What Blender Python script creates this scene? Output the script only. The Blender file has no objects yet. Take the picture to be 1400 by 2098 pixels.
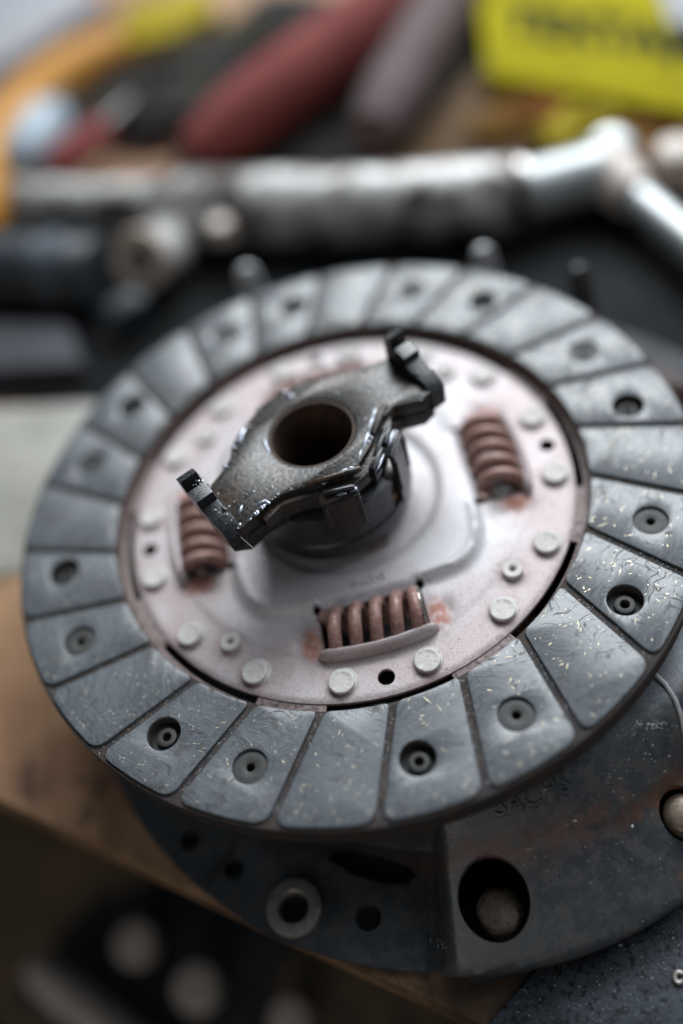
import bpy, bmesh, math, random
import numpy as np
from mathutils import Vector, Matrix, geometry
R = math.radians
sc = bpy.context.scene
COL = sc.collection
MM = 0.001
random.seed(7)
rng = np.random.default_rng(7)

# ------------------------------------------------------------------ camera
EL, DIST, FPX, ROLL, TX, TY = 0.895545, 280.2548, 1971.84, -0.3254865, -2.70756, -7.95808
CAMP = np.array([TX, TY, 0]) + DIST*np.array([0, -math.cos(EL), math.sin(EL)])
FW = np.array([0, math.cos(EL), -math.sin(EL)]); RT = np.array([1., 0, 0]); UP = np.cross(RT, FW)
CR, SR = math.cos(ROLL), math.sin(ROLL)
R2 = CR*RT + SR*UP; U2 = -SR*RT + CR*UP
cam = bpy.data.cameras.new('camera'); cam_o = bpy.data.objects.new('camera', cam); COL.objects.link(cam_o)
m3 = Matrix((R2, U2, -FW)).transposed()
cam_o.matrix_world = Matrix.Translation(Vector(CAMP*MM)) @ m3.to_4x4()
cam.sensor_fit = 'HORIZONTAL'; cam.sensor_width = 36; cam.lens = FPX/1400*36
cam.clip_start = 0.005; cam.clip_end = 20
cam.dof.use_dof = True; cam.dof.focus_distance = 0.2465; cam.dof.aperture_fstop = 2.75
sc.camera = cam_o

# ------------------------------------------------------------------ light
W = bpy.data.worlds.new('World'); sc.world = W; W.use_nodes = True
bg = W.node_tree.nodes['Background']; bg.inputs[0].default_value = (0.62, 0.83, 1.0, 1); bg.inputs[1].default_value = 0.065
def area(name, loc, target, sx, sy, power, col):
    l = bpy.data.lights.new(name, 'AREA'); l.shape = 'RECTANGLE'; l.size = sx; l.size_y = sy; l.energy = power; l.color = col
    o = bpy.data.objects.new(name, l); COL.objects.link(o); o.location = loc
    o.rotation_euler = (Vector(target)-Vector(loc)).to_track_quat('-Z', 'Y').to_euler()
    return o
area('window_light', (0.62, 1.35, 1.30), (0, 0, 0), 1.5, 0.9, 66, (0.92, 0.97, 1.0))
area('doorway_light', (1.05, 0.30, 1.25), (0, 0, 0), 1.0, 1.0, 11, (0.86, 0.93, 1.0))
area('front_fill', (-0.75, -1.35, 0.75), (0, 0, -.05), 1.0, 0.6, 3.2, (1.0, 0.90, 0.78))
sc.view_settings.view_transform = 'Standard'; sc.view_settings.look = 'None'
sc.view_settings.exposure = 0.0; sc.view_settings.gamma = 1.0

# ------------------------------------------------------------------ helpers
def at(px, py, z):
    """point of the photograph (1400 x 2098) met at height z (mm)"""
    d = FW + R2*(px-700)/FPX + U2*(1049-py)/FPX
    t = (z-CAMP[2])/d[2]
    return CAMP + t*d
def on_surface(px, py, zf):
    d = FW + R2*(px-700)/FPX + U2*(1049-py)/FPX
    t = 150.
    while t < 400:
        p = CAMP + t*d
        if p[2] < float(zf(np.array([p[0]]), np.array([p[1]]))[0]): return p
        t += 0.2
    return p
def P(r, deg, z=0.): return (r*math.cos(R(deg)), r*math.sin(R(deg)), z)

class MB:
    def __init__(s): s.v = []; s.f = []; s.attr = None; s.attr2 = None
    def add(s, vs, fs):
        n = len(s.v); s.v += [tuple(map(float, v)) for v in vs]; s.f += [tuple(i+n for i in f) for f in fs]; return s
    def box(s, c, d, M=None, ch=0.0):
        vs = []; x, y, z = d[0]/2, d[1]/2, d[2]/2
        if ch:
            h = ch
            lv = [(-z, h), (-z+h, 0), (z-h, 0), (z, h)]
            for zz, i in lv:
                X, Y = x-i, y-i
                for a, b in ((-X+h*.6, -Y), (X-h*.6, -Y), (X, -Y+h*.6), (X, Y-h*.6), (X-h*.6, Y), (-X+h*.6, Y), (-X, Y-h*.6), (-X, -Y+h*.6)): vs.append((a, b, zz))
            fs = [tuple(range(7, -1, -1)), tuple(range(24, 32))]
            for k in range(3):
                for j in range(8): fs.append((k*8+j, k*8+(j+1) % 8, k*8+8+(j+1) % 8, k*8+8+j))
        else:
            vs = [(a, b, e) for e in (-z, z) for a, b in ((-x, -y), (x, -y), (x, y), (-x, y))]
            fs = [(3, 2, 1, 0), (4, 5, 6, 7), (0, 1, 5, 4), (1, 2, 6, 5), (2, 3, 7, 6), (3, 0, 4, 7)]
        if M is not None: vs = [tuple(M @ Vector(v)) for v in vs]
        return s.add([(v[0]+c[0], v[1]+c[1], v[2]+c[2]) for v in vs], fs)
    def lathe(s, prof, n=48, c=(0, 0, 0), M=None, a0=0, a1=360, wob=0.0):
        full = abs(a1-a0) >= 359.9; vs = []; fs = []; k = len(prof); m = n if full else n+1
        for i in range(m):
            a = R(a0+(a1-a0)*i/n)
            for r, z in prof:
                v = Vector((r*math.cos(a), r*math.sin(a), z))
                if wob: v += Vector((random.uniform(-wob, wob) for _ in range(3)))
                if M is not None: v = M @ v
                vs.append((v.x+c[0], v.y+c[1], v.z+c[2]))
        for i in range(n):
            j = (i+1) % m
            for q in range(k-1): fs.append((i*k+q, j*k+q, j*k+q+1, i*k+q+1))
        return s.add(vs, fs)
    def tube(s, path, r, n=12, cap=True, flat=None):
        path = [Vector(p) for p in path]; k = len(path); vs = []; fs = []
        rr = r if hasattr(r, '__len__') else [r]*k
        T = [(path[min(i+1, k-1)]-path[max(i-1, 0)]).normalized() for i in range(k)]
        ref = Vector((0, 0, 1)) if abs(T[0].z) < .9 else Vector((1, 0, 0))
        u = (ref - T[0]*ref.dot(T[0])).normalized()
        for i in range(k):
            u = (u - T[i]*u.dot(T[i])).normalized(); w = T[i].cross(u)
            for j in range(n):
                a = 2*math.pi*j/n
                fu, fw_ = flat if flat else (1, 1)
                vs.append(path[i] + (u*math.cos(a)*fu + w*math.sin(a)*fw_)*rr[i])
        for i in range(k-1):
            for j in range(n): fs.append((i*n+j, i*n+(j+1) % n, (i+1)*n+(j+1) % n, (i+1)*n+j))
        if cap: fs += [tuple(range(n-1, -1, -1)), tuple(range((k-1)*n, k*n))]
        return s.add(vs, fs)
    def prism(s, outline, holes, z0, z1, ch=0.25, bottom=True):
        loops = [(list(outline), 1)] + [(list(h), -1) for h in holes]
        caps = []; capidx = []; bots = []; botidx = []
        for L, sg in loops:
            A = sum(L[i][0]*L[(i+1) % len(L)][1]-L[(i+1) % len(L)][0]*L[i][1] for i in range(len(L)))
            if (A > 0) != (sg > 0): L = L[::-1]
            n = len(L); nor = []
            for i in range(n):
                a, b, c = Vector(L[i-1][:2]), Vector(L[i][:2]), Vector(L[(i+1) % n][:2])
                e1 = (b-a).normalized(); e2 = (c-b).normalized()
                t = (e1+e2); t = t.normalized() if t.length > 1e-6 else e1
                q = Vector((t.y, -t.x)); q /= max(.5, abs(q.dot(Vector((e1.y, -e1.x)))))
                nor.append(q)
            rings = [(0, z0), (0, z1-ch), (ch*.3, z1-ch*.3), (ch, z1)] if ch else [(0, z0), (0, z1)]
            base = len(s.v); vs = []
            for off, z in rings:
                for i in range(n): vs.append((L[i][0]-nor[i].x*off, L[i][1]-nor[i].y*off, z))
            fs = []
            for k in range(len(rings)-1):
                for i in range(n): fs.append((k*n+i, k*n+(i+1) % n, (k+1)*n+(i+1) % n, (k+1)*n+i))
            s.add(vs, fs)
            top = vs[-n:]; caps.append([Vector(v) for v in top]); capidx += [base+len(vs)-n+i for i in range(n)]
            bots.append([Vector(v) for v in vs[:n]]); botidx += [base+i for i in range(n)]
        for t in geometry.tessellate_polygon(caps):
            s.f.append(s._orient([capidx[i] for i in t], 1))
        if bottom:
            for t in geometry.tessellate_polygon(bots): s.f.append(s._orient([botidx[i] for i in t], -1))
        return s
    def _orient(s, t, sg):
        a, b, c = (s.v[i] for i in t)
        A = (b[0]-a[0])*(c[1]-a[1])-(c[0]-a[0])*(b[1]-a[1])
        return tuple(t) if (A > 0) == (sg > 0) else tuple(t[::-1])
    def build(s, name, m, parent=None, sharp=38, label=None, kind=None, loc=None, merge=False):
        me = bpy.data.meshes.new(name)
        me.from_pydata([(x*MM, y*MM, z*MM) for x, y, z in s.v], [], s.f)
        bm = bmesh.new(); bm.from_mesh(me)
        if merge: bmesh.ops.remove_doubles(bm, verts=bm.verts, dist=1e-6)
        for f in bm.faces: f.smooth = True
        ca = R(sharp)
        for e in bm.edges:
            if len(e.link_faces) == 2 and e.calc_face_angle(0) > ca: e.smooth = False
        bm.to_mesh(me); bm.free()
        if s.attr is not None:
            at_ = me.attributes.new('rust', 'FLOAT', 'POINT'); at_.data.foreach_set('value', np.asarray(s.attr, dtype=np.float32))
        if s.attr2 is not None:
            at_ = me.attributes.new('wear', 'FLOAT', 'POINT'); at_.data.foreach_set('value', np.asarray(s.attr2, dtype=np.float32))
        me.materials.append(m)
        o = bpy.data.objects.new(name, me); COL.objects.link(o); o.parent = parent
        if loc is not None: o.location = Vector(loc)*MM
        if label: o['label'] = label
        if kind: o['kind'] = kind
        return o

def circ(r, n=24, c=(0, 0), ry=None, rot=0):
    ry = ry or r; ca, sa = math.cos(rot), math.sin(rot)
    o = []
    for i in range(n):
        a = 2*math.pi*i/n; x, y = r*math.cos(a), ry*math.sin(a)
        o.append((c[0]+x*ca-y*sa, c[1]+x*sa+y*ca))
    return o
def inside(X, Y, poly):
    r = np.zeros(len(X), bool); n = len(poly); j = n-1
    for i in range(n):
        xi, yi = poly[i]; xj, yj = poly[j]
        if yi != yj:
            m = ((yi > Y) != (yj > Y)) & (X < (xj-xi)*(Y-yi)/(yj-yi)+xi); r ^= m
        j = i
    return r
def dens(poly, d):
    o = []
    for i in range(len(poly)):
        a, b = poly[i], poly[(i+1) % len(poly)]; L = math.hypot(b[0]-a[0], b[1]-a[1]); k = max(1, int(L/d))
        for q in range(k): o.append((a[0]+(b[0]-a[0])*q/k, a[1]+(b[1]-a[1])*q/k))
    return o
def sheet(outline, holes, sp, zf, th, rust=None, extra=None):
    """stamped sheet: top follows zf, thickness th, with real holes"""
    loops = [dens(outline, sp)] + [dens(h, sp*.7) for h in holes]
    vs = []; ed = []
    for L in loops:
        b = len(vs); vs += L; ed += [(b+i, b+(i+1) % len(L)) for i in range(len(L))]
    A = np.array(outline); x0, y0 = A.min(0); x1, y1 = A.max(0)
    gx, gy = np.meshgrid(np.arange(x0, x1, sp), np.arange(y0, y1, sp*.87))
    gx = gx + (np.arange(gx.shape[0]) % 2)[:, None]*sp/2
    X, Y = gx.ravel(), gy.ravel()
    if extra is not None: X = np.concatenate([X, extra[:, 0]]); Y = np.concatenate([Y, extra[:, 1]])
    ok = inside(X, Y, outline)
    for h in holes: ok &= ~inside(X, Y, h)
    X, Y = X[ok], Y[ok]
    B = np.array(vs)
    keep = np.ones(len(X), bool)
    for k in range(0, len(X), 2000):
        d = (X[k:k+2000, None]-B[None, :, 0])**2+(Y[k:k+2000, None]-B[None, :, 1])**2
        keep[k:k+2000] = d.min(1) > (sp*.35)**2
    vs = [Vector(v) for v in vs]+[Vector((x, y)) for x, y in zip(X[keep], Y[keep])]
    ov, oe, of, *_ = geometry.delaunay_2d_cdt(vs, ed, [], 0, 1e-5)
    V = np.array([(v.x, v.y) for v in ov]); F = np.array(of)
    c = V[F].mean(1)
    ok = inside(c[:, 0], c[:, 1], loops[0])
    for h in loops[1:]: ok &= ~inside(c[:, 0], c[:, 1], h)
    F = F[ok]
    a = V[F]; ar = (a[:, 1, 0]-a[:, 0, 0])*(a[:, 2, 1]-a[:, 0, 1])-(a[:, 2, 0]-a[:, 0, 0])*(a[:, 1, 1]-a[:, 0, 1])
    F[ar < 0] = F[ar < 0][:, ::-1]
    Z = zf(V[:, 0], V[:, 1]); n = len(V)
    mb = MB(); mb.v = [(x, y, z) for (x, y), z in zip(V.tolist(), Z.tolist())]+[(x, y, z-th) for (x, y), z in zip(V.tolist(), Z.tolist())]
    mb.f = [tuple(f) for f in F.tolist()]+[(f[2]+n, f[1]+n, f[0]+n) for f in F.tolist()]
    cnt = {}
    for f in F.tolist():
        for i in range(3):
            cnt[(f[i], f[(i+1) % 3])] = 1
    for (i, j) in cnt:
        if (j, i) not in cnt: mb.f.append((j, i, i+n, j+n))
    if rust is not None:
        r = rust(V[:, 0], V[:, 1]); mb.attr = np.concatenate([r, r])
    return mb
def sstep(a, b, x):
    t = np.clip((x-a)/(b-a), 0, 1); return t*t*(3-2*t)

def thing(name, label, cat, loc=(0, 0, 0), rz=0, group=None):
    o = bpy.data.objects.new(name, None); o.empty_display_size = .01; COL.objects.link(o); o.location = Vector(loc)*MM; o.rotation_euler = (0, 0, R(rz))
    o['label'] = label; o['category'] = cat
    if group: o['group'] = group
    return o
def copy_part(o, parent, loc=None, rz=None):
    c = o.copy(); COL.objects.link(c); c.parent = parent
    if loc is not None: c.location = Vector(loc)*MM
    if rz is not None: c.rotation_euler = (0, 0, R(rz))
    for ch in list(o.children): copy_part(ch, c)
    return c

# ------------------------------------------------------------------ materials
class NT:
    def __init__(s, name):
        m = bpy.data.materials.new(name); m.use_nodes = True; s.m = m; s.t = m.node_tree; s.b = s.t.nodes['Principled BSDF']
        tc = s.t.nodes.new('ShaderNodeTexCoord'); oi = s.t.nodes.new('ShaderNodeObjectInfo')
        mp = s.t.nodes.new('ShaderNodeVectorMath'); mp.operation = 'MULTIPLY_ADD'
        s.t.links.new(tc.outputs['Object'], mp.inputs[0]); mp.inputs[1].default_value = (1000, 1000, 1000)
        cm = s.t.nodes.new('ShaderNodeMath'); cm.operation = 'MULTIPLY'; cm.inputs[1].default_value = 731.
        s.t.links.new(oi.outputs['Random'], cm.inputs[0]); s.t.links.new(cm.outputs[0], mp.inputs[2])
        s.p = mp.outputs[0]; s.raw = tc.outputs['Object']
    def link(s, sock, v):
        if isinstance(v, bpy.types.NodeSocket): s.t.links.new(v, sock)
        else: sock.default_value = v if not (isinstance(v, tuple) and len(v) == 3 and sock.type == 'RGBA') else (*v, 1)
    def noise(s, scale, detail=3, rough=.55, dist=0., vec=None, color=False):
        n = s.t.nodes.new('ShaderNodeTexNoise'); n.inputs['Scale'].default_value = scale; n.inputs['Detail'].default_value = detail
        n.inputs['Roughness'].default_value = rough; n.inputs['Distortion'].default_value = dist
        s.t.links.new(vec or s.p, n.inputs['Vector']); return n.outputs['Color' if color else 'Fac']
    def voro(s, scale, feat='F1', vec=None, out='Distance'):
        n = s.t.nodes.new('ShaderNodeTexVoronoi'); n.feature = feat; n.inputs['Scale'].default_value = scale
        s.t.links.new(vec or s.p, n.inputs['Vector']); return n.outputs[out]
    def vm(s, op, a, b, c=None):
        n = s.t.nodes.new('ShaderNodeVectorMath'); n.operation = op; s.link(n.inputs[0], a); s.link(n.inputs[1], b)
        if c is not None: s.link(n.inputs[2], c)
        return n.outputs[0]
    def math(s, op, a, b=0., clamp=False):
        n = s.t.nodes.new('ShaderNodeMath'); n.operation = op; n.use_clamp = clamp; s.link(n.inputs[0], a); s.link(n.inputs[1], b); return n.outputs[0]
    def range(s, f, a, b, c=0., d=1.):
        n = s.t.nodes.new('ShaderNodeMapRange'); n.interpolation_type = 'SMOOTHSTEP'; s.link(n.inputs[0], f)
        for i, v in enumerate((a, b, c, d)): n.inputs[i+1].default_value = v
        return n.outputs[0]
    def mix(s, f, a, b, mode='MIX'):
        n = s.t.nodes.new('ShaderNodeMix'); n.data_type = 'RGBA'; n.blend_type = mode
        s.link(n.inputs[0], f); s.link(n.inputs[6], a); s.link(n.inputs[7], b); return n.outputs[2]
    def attr(s, name='rust'):
        n = s.t.nodes.new('ShaderNodeAttribute'); n.attribute_name = name; return n.outputs['Fac']
    def bump(s, h, strength, dist_mm, prev=None):
        n = s.t.nodes.new('ShaderNodeBump'); n.inputs['Strength'].default_value = strength; n.inputs['Distance'].default_value = dist_mm*MM
        s.link(n.inputs['Height'], h)
        if prev: s.link(n.inputs['Normal'], prev)
        return n.outputs[0]
    def set(s, **k):
        for a, v in k.items(): s.link(s.b.inputs[{'color': 'Base Color', 'rough': 'Roughness', 'metal': 'Metallic', 'normal': 'Normal', 'spec': 'Specular IOR Level', 'coat': 'Coat Weight'}[a]], v)
        return s.m

def m_facing():
    t = NT('friction_facing')
    w = t.noise(.075, 2, color=True)
    p = t.vm('MULTIPLY_ADD', t.vm('SUBTRACT', w, (.5, .5, .5)), (13, 13, 0), t.p)
    s1 = t.noise(1, 2, .5, vec=t.vm('MULTIPLY', p, (.17, 1.7, 1)))
    s2 = t.noise(1, 2, .5, vec=t.vm('MULTIPLY', p, (1.5, .19, 1)))
    k1 = t.range(s1, .57, .67); k2 = t.range(s2, .585, .69)
    st = t.math('MAXIMUM', k1, k2)
    area_ = t.range(t.noise(.16, 2), .33, .56)
    st = t.math('MULTIPLY', st, area_)
    fine = t.noise(5.5, 3, .7); hair = t.noise(1, 3, .6, vec=t.vm('MULTIPLY', p, (.30, 3.6, 1))); big = t.noise(.085, 3, .6)
    c = t.mix(t.range(big, .3, .7), (.058, .067, .077), (.100, .112, .124))
    c = t.mix(t.range(fine, .35, .75), c, (.165, .180, .194))
    c = t.mix(t.range(hair, .50, .66, 0, .8), c, (.055, .060, .068))
    c = t.mix(t.range(hair, .44, .30, 0, .7), c, (.22, .235, .25))
    c = t.mix(t.math('MULTIPLY', st, .75), c, (.030, .029, .033))
    dirt = t.range(t.noise(.16, 5, .7), .58, .66)
    c = t.mix(t.math('MULTIPLY', dirt, .7), c, (.045, .036, .036))
    h = t.math('SUBTRACT', t.math('SUBTRACT', t.math('MULTIPLY', fine, .45), t.math('MULTIPLY', hair, .7)), t.math('MULTIPLY', st, .45))
    n = t.bump(h, .42, .06)
    ro = t.math('ADD', t.range(fine, .2, .8, .25, .44), t.math('MULTIPLY', t.math('MAXIMUM', st, dirt), .3))
    return t.set(color=c, rough=ro, normal=n, spec=.55)
def m_groove():
    t = NT('moulded_groove_dust')
    f = t.noise(3.2, 4, .7); b = t.noise(.3, 3)
    c = t.mix(t.range(f, .35, .7), (.022, .021, .023), (.078, .072, .072))
    c = t.mix(t.range(b, .40, .6, 0, .65), c, (.062, .045, .038))
    return t.set(color=c, rough=.85, normal=t.bump(f, .8, .25), spec=.3)
def m_plate():
    t = NT('dusty_plate_steel')
    f = t.noise(2.0, 4, .8); b = t.noise(.055, 3, .6); sp = t.noise(1.1, 5, .8)
    wear = t.math('ADD', t.attr('wear'), t.range(b, .3, .7, -.45, .45), True)
    c = t.mix(wear, (.42, .335, .340), (.585, .565, .59))
    c = t.mix(t.range(f, .35, .7, 0, .5), c, (.50, .48, .48))
    c = t.mix(t.range(f, .48, .34, 0, .7), c, (.20, .165, .16))
    c = t.mix(t.range(sp, .58, .66, 0, .85), c, (.13, .09, .085))
    rs = t.math('MULTIPLY', t.attr(), t.range(t.noise(.45, 5, .75), .30, .56), True)
    c = t.mix(t.math('MULTIPLY', rs, .85), c, t.mix(t.range(t.attr(), .3, .75), (.17, .115, .105), (.36, .125, .075)))
    c = t.mix(t.range(t.noise(.35, 5, .8), .60, .72, 0, .5), c, (.26, .19, .18))
    ro = t.math('ADD', t.range(f, .2, .8, .34, .52), t.math('MULTIPLY', rs, .3))
    return t.set(color=c, rough=ro, metal=.14, normal=t.bump(f, .7, .12), spec=.5)
def m_simple(name, c1, c2, sc_=1., ro=(.35, .55), metal=0., bump=.3, bd=.1, c3=None, thr=(.58, .68), spec=.5, c3scale=.4, coat=0., fine=4., vary=0.):
    t = NT(name)
    b = t.noise(sc_, 4, .6); f = t.noise(sc_*fine, 3, .65)
    c = t.mix(t.range(b, .35, .65), c1, c2)
    c = t.mix(t.range(f, .3, .75, 0, .35), c, tuple(min(1, x*1.5) for x in c2))
    if c3: c = t.mix(t.range(t.noise(sc_*c3scale, 5, .72), *thr), c, c3)
    if vary:
        oi = t.t.nodes.new('ShaderNodeObjectInfo'); c = t.mix(t.math('MULTIPLY', oi.outputs['Random'], vary), c, tuple(x*.45 for x in c1))
    return t.set(color=c, rough=t.range(f, .2, .8, *ro), metal=metal, normal=t.bump(f, bump, bd), spec=spec, coat=coat)
def m_cover():
    t = NT('blued_stamped_steel')
    b = t.noise(.055, 4, .6); f = t.noise(3.5, 3, .7); mot = t.noise(.22, 6, .72)
    c = t.mix(t.range(b, .35, .65), (.068, .077, .090), (.098, .110, .126))
    c = t.mix(t.range(mot, .47, .57, 0, .7), c, (.128, .122, .118))
    g2 = t.noise(1.6, 4, .8)
    c = t.mix(t.range(g2, .52, .70, 0, .6), c, (.19, .188, .186))
    c = t.mix(t.range(g2, .44, .34, 0, .6), c, (.035, .038, .044))
    rs = t.math('MULTIPLY', t.attr(), t.range(t.noise(.25, 4, .7), .3, .6), True)
    c = t.mix(rs, c, (.24, .085, .035))
    c = t.mix(t.range(t.noise(.9, 3, .6), .68, .73, 0, .8), c, (.012, .012, .014))
    sc2 = t.range(t.noise(1, 3, .5, vec=t.vm('MULTIPLY', t.p, (2.2, .05, 1))), .62, .70, 0, .25)
    c = t.mix(sc2, c, (.16, .16, .17))
    ro = t.math('ADD', t.range(mot, .4, .6, .30, .46), t.math('MULTIPLY', rs, .3))
    return t.set(color=c, rough=ro, metal=.45, normal=t.bump(g2, .6, .16), spec=.5)
def m_bench():
    t = NT('brown_bench_board')
    g = t.noise(1, 4, .6, vec=t.vm('MULTIPLY', t.p, (.35, .02, .1))); b = t.noise(.018, 4, .6); f = t.noise(1.2, 4, .7)
    c = t.mix(t.range(b, .35, .65), (.28, .150, .088), (.44, .275, .155))
    c = t.mix(t.range(g, .4, .7, 0, .5), c, (.15, .078, .048))
    c = t.mix(t.range(f, .5, .75, 0, .5), c, (.30, .21, .14))
    c = t.mix(t.range(t.noise(.022, 6, .7), .53, .66, 0, .8), c, (.050, .036, .030))
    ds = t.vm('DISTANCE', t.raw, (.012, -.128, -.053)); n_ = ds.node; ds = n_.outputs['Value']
    cover_shade = t.range(t.math('ADD', ds, t.math('MULTIPLY', t.noise(.05, 4, .6), .05)), .095, .05)
    c = t.mix(t.math('MULTIPLY', cover_shade, .85), c, (.030, .020, .015))  # the cover's shadow on the bench front, painted into the board colour
    return t.set(color=c, rough=t.range(f, .3, .7, .5, .7), normal=t.bump(f, .3, .2), spec=.3)

MFACE, MGRV, MPLATE, MCOVER, MBENCH = m_facing(), m_groove(), m_plate(), m_cover(), m_bench()
MRIVET = m_simple('pressed_rivet_steel', (.50, .475, .46), (.57, .545, .53), 1.2, (.55, .7), .05, .6, .07, (.24, .185, .17), (.56, .70), vary=.28, c3scale=.6)
MSPRING = m_simple('rust_red_spring_wire', (.21, .100, .082), (.32, .190, .162), .6, (.4, .55), .05, .5, .06, (.46, .40, .37), (.58, .68), c3scale=1.0)
MWALL = m_simple('rusty_facing_wall', (.055, .032, .025), (.10, .055, .042), .4, (.7, .9), 0, .5, .1)
MBRASS = m_simple('brass_fleck', (.66, .53, .36), (.78, .67, .49), .8, (.3, .45), .5, 0, .01)
MBORE = m_simple('rusty_bore_wall', (.035, .022, .017), (.075, .045, .030), .3, (.5, .7), .1, .5, .1)
MDUST = m_simple('pale_dust', (.62, .62, .62), (.75, .75, .74), .8, (.5, .7), 0, 0, .01)
MFRIV = m_simple('dull_tubular_rivet', (.026, .026, .027), (.050, .049, .048), 1.5, (.5, .7), .2, .4, .06)
MCUSH = m_simple('red_brown_spring_steel', (.13, .095, .09), (.22, .165, .16), .5, (.5, .7), .1, .5, .1, (.07, .05, .048), (.5, .6), c3scale=1.2)
MBLACK = m_simple('black_oily_metal', (.012, .013, .015), (.030, .031, .034), .5, (.16, .40), .3, .4, .08, spec=.6)
MCARR = m_simple('greasy_brown_grey_steel', (.011, .010, .0095), (.030, .025, .022), .22, (.18, .50), .1, .7, .16, (.042, .024, .014), (.48, .62))
MBAND = m_simple('rust_bronze_ring', (.17, .105, .055), (.26, .18, .10), .5, (.3, .5), .6, .4, .08, (.10, .05, .03), (.5, .65))
MCHROME = m_simple('worn_bearing_steel', (.30, .28, .27), (.42, .40, .385), .5, (.22, .38), .8, .3, .05, (.10, .085, .075), (.56, .68))
MGREASE = m_simple('glossy_grease', (.14, .15, .175), (.26, .28, .32), 2, (.12, .32), .6, 0, .01)
MLUG = m_simple('dark_flange_steel', (.035, .040, .045), (.055, .058, .062), .3, (.35, .55), .4, .4, .1, (.10, .082, .070), (.60, .72))
MRING = m_simple('bare_steel_ring', (.30, .28, .255), (.38, .36, .33), .6, (.35, .5), .55, .4, .08, (.15, .11, .085), (.55, .68))
MBROWNRIV = m_simple('brown_rivet_steel', (.13, .10, .078), (.20, .155, .115), .9, (.32, .5), .55, .4, .06, (.07, .05, .04), (.55, .65))
MPIPE = m_simple('dull_grey_pipe_steel', (.34, .335, .33), (.62, .605, .59), .05, (.38, .55), .3, .3, .3, (.075, .062, .055), (.46, .58), c3scale=.7)  # paler patches put highlights into the pipe colour
MBRIGHT = m_simple('bright_zinc_steel', (.34, .36, .365), (.46, .48, .485), .08, (.35, .5), .5, .2, .2)
MDARK = m_simple('dark_blue_black_rubber', (.018, .024, .030), (.030, .038, .046), .06, (.4, .6), 0, .3, .2)
MTAB = m_simple('grey_tab_steel', (.36, .37, .39), (.44, .45, .47), .2, (.4, .55), .3, .3, .1)
MSHEET = m_simple('black_speckled_steel_sheet', (.018, .022, .028), (.050, .058, .070), .10, (.34, .6), .35, .7, .2, (.006, .007, .008), (.52, .60), fine=12, c3scale=5)
MRED = m_simple('dusty_red_rubber', (.15, .036, .032), (.19, .050, .044), .05, (.7, .85), 0, .3, .3, spec=.12)
MPINKGREY = m_simple('pinkish_grey_metal', (.085, .062, .062), (.115, .086, .086), .05, (.6, .75), 0, .3, .3, spec=.15)
MYELLOW = m_simple('yellow_card', (.25, .215, .003), (.29, .25, .005), .03, (.7, .8), 0, .1, .1, spec=.06)
MINK = m_simple('black_ink', (.010, .014, .010), (.014, .018, .014), .1, (.8, .9), 0, 0, .1, spec=.05)
MORANGE = m_simple('orange_plastic', (.42, .17, .004), (.48, .21, .008), .03, (.6, .7), 0, .2, .2)
MRUSTCLOTH = m_simple('rust_orange_plastic', (.17, .048, .008), (.12, .066, .014), .03, (.7, .8), 0, .3, .3, spec=.08)
MPALE = m_simple('pale_blue_plastic', (.24, .30, .36), (.30, .37, .43), .03, (.4, .5), 0, .1, .1)
MGREY = m_simple('grey_paper', (.17, .175, .195), (.24, .24, .26), .02, (.5, .7), 0, .3, .3)
MCLOTH = m_simple('oily_dark_cloth', (.008, .008, .009), (.028, .025, .026), .04, (.7, .9), 0, .6, .6, (.045, .042, .022), (.55, .65), spec=.08)
MYPACK = m_simple('mustard_packet', (.24, .18, .006), (.30, .235, .012), .03, (.6, .7), 0, .3, .3, spec=.1)
MFLOOR = m_simple('dark_shelf_board', (.11, .082, .055), (.19, .13, .08), .02, (.6, .8), 0, .3, .3, (.010, .014, .016), (.45, .6))
MCREAM = m_simple('cream_plastic', (.55, .47, .42), (.62, .55, .5), .03, (.3, .5), 0, .1, .1)

# ------------------------------------------------------------------ bench (setting)
BZ = -53.0
def polyprism(pts, z0, z1, ch=.6): return MB().prism([(p[0], p[1]) for p in pts], [], z0, z1, ch)
e0 = np.array([-135.1, -32.4]); e1 = np.array([-9., -137.5]); ed = (e1-e0)/np.linalg.norm(e1-e0)
A, B = e0-ed*520, e0+ed*700
nb = np.array([-ed[1], ed[0]])
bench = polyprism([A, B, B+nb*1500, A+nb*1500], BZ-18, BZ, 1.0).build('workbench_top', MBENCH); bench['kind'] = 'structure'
fl = MB(); F_ = A-nb*900; G_ = B-nb*900
fl.add([(F_[0], F_[1], -210), (G_[0], G_[1], -210), (B+nb*700)[0:2].tolist()+[-210], (A+nb*700)[0:2].tolist()+[-210]], [(0, 1, 2, 3)])
flo = fl.build('lower_shelf', MFLOOR); flo['kind'] = 'structure'

# ------------------------------------------------------------------ clutch disc
disc = thing('clutch_disc', 'round clutch friction disc with grey slotted facing and coil springs, on the dark cover', 'clutch disc', (0, 0, -9.2))
DZ = 9.2   # part meshes are written with the facing surface at z = 0
def D(mb): mb.v = [(x, y, z+DZ) for x, y, z in mb.v]; return mb
RI, RO, GO = 70.7, 101.5, 100.0
A0, DA = math.degrees(-1.746566), math.degrees(0.0994107)
def groove(k, r, off):
    """point on groove k's centre line at radius r, shifted off mm sideways (counter-clockwise +)"""
    a = R(A0+15*k); b = R(A0+DA+15*k)
    o = Vector((GO*math.cos(a), GO*math.sin(a))); i = Vector((RI*math.cos(b), RI*math.sin(b)))
    d = (i-o).normalized(); n = Vector((d.y, -d.x))  # d points inwards
    # solve for |o + d t + n off| = r
    q = o + n*off
    bb = q.dot(d); cc = q.dot(q)-r*r
    t = -bb-math.sqrt(max(0, bb*bb-cc))
    return q+d*t
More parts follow.
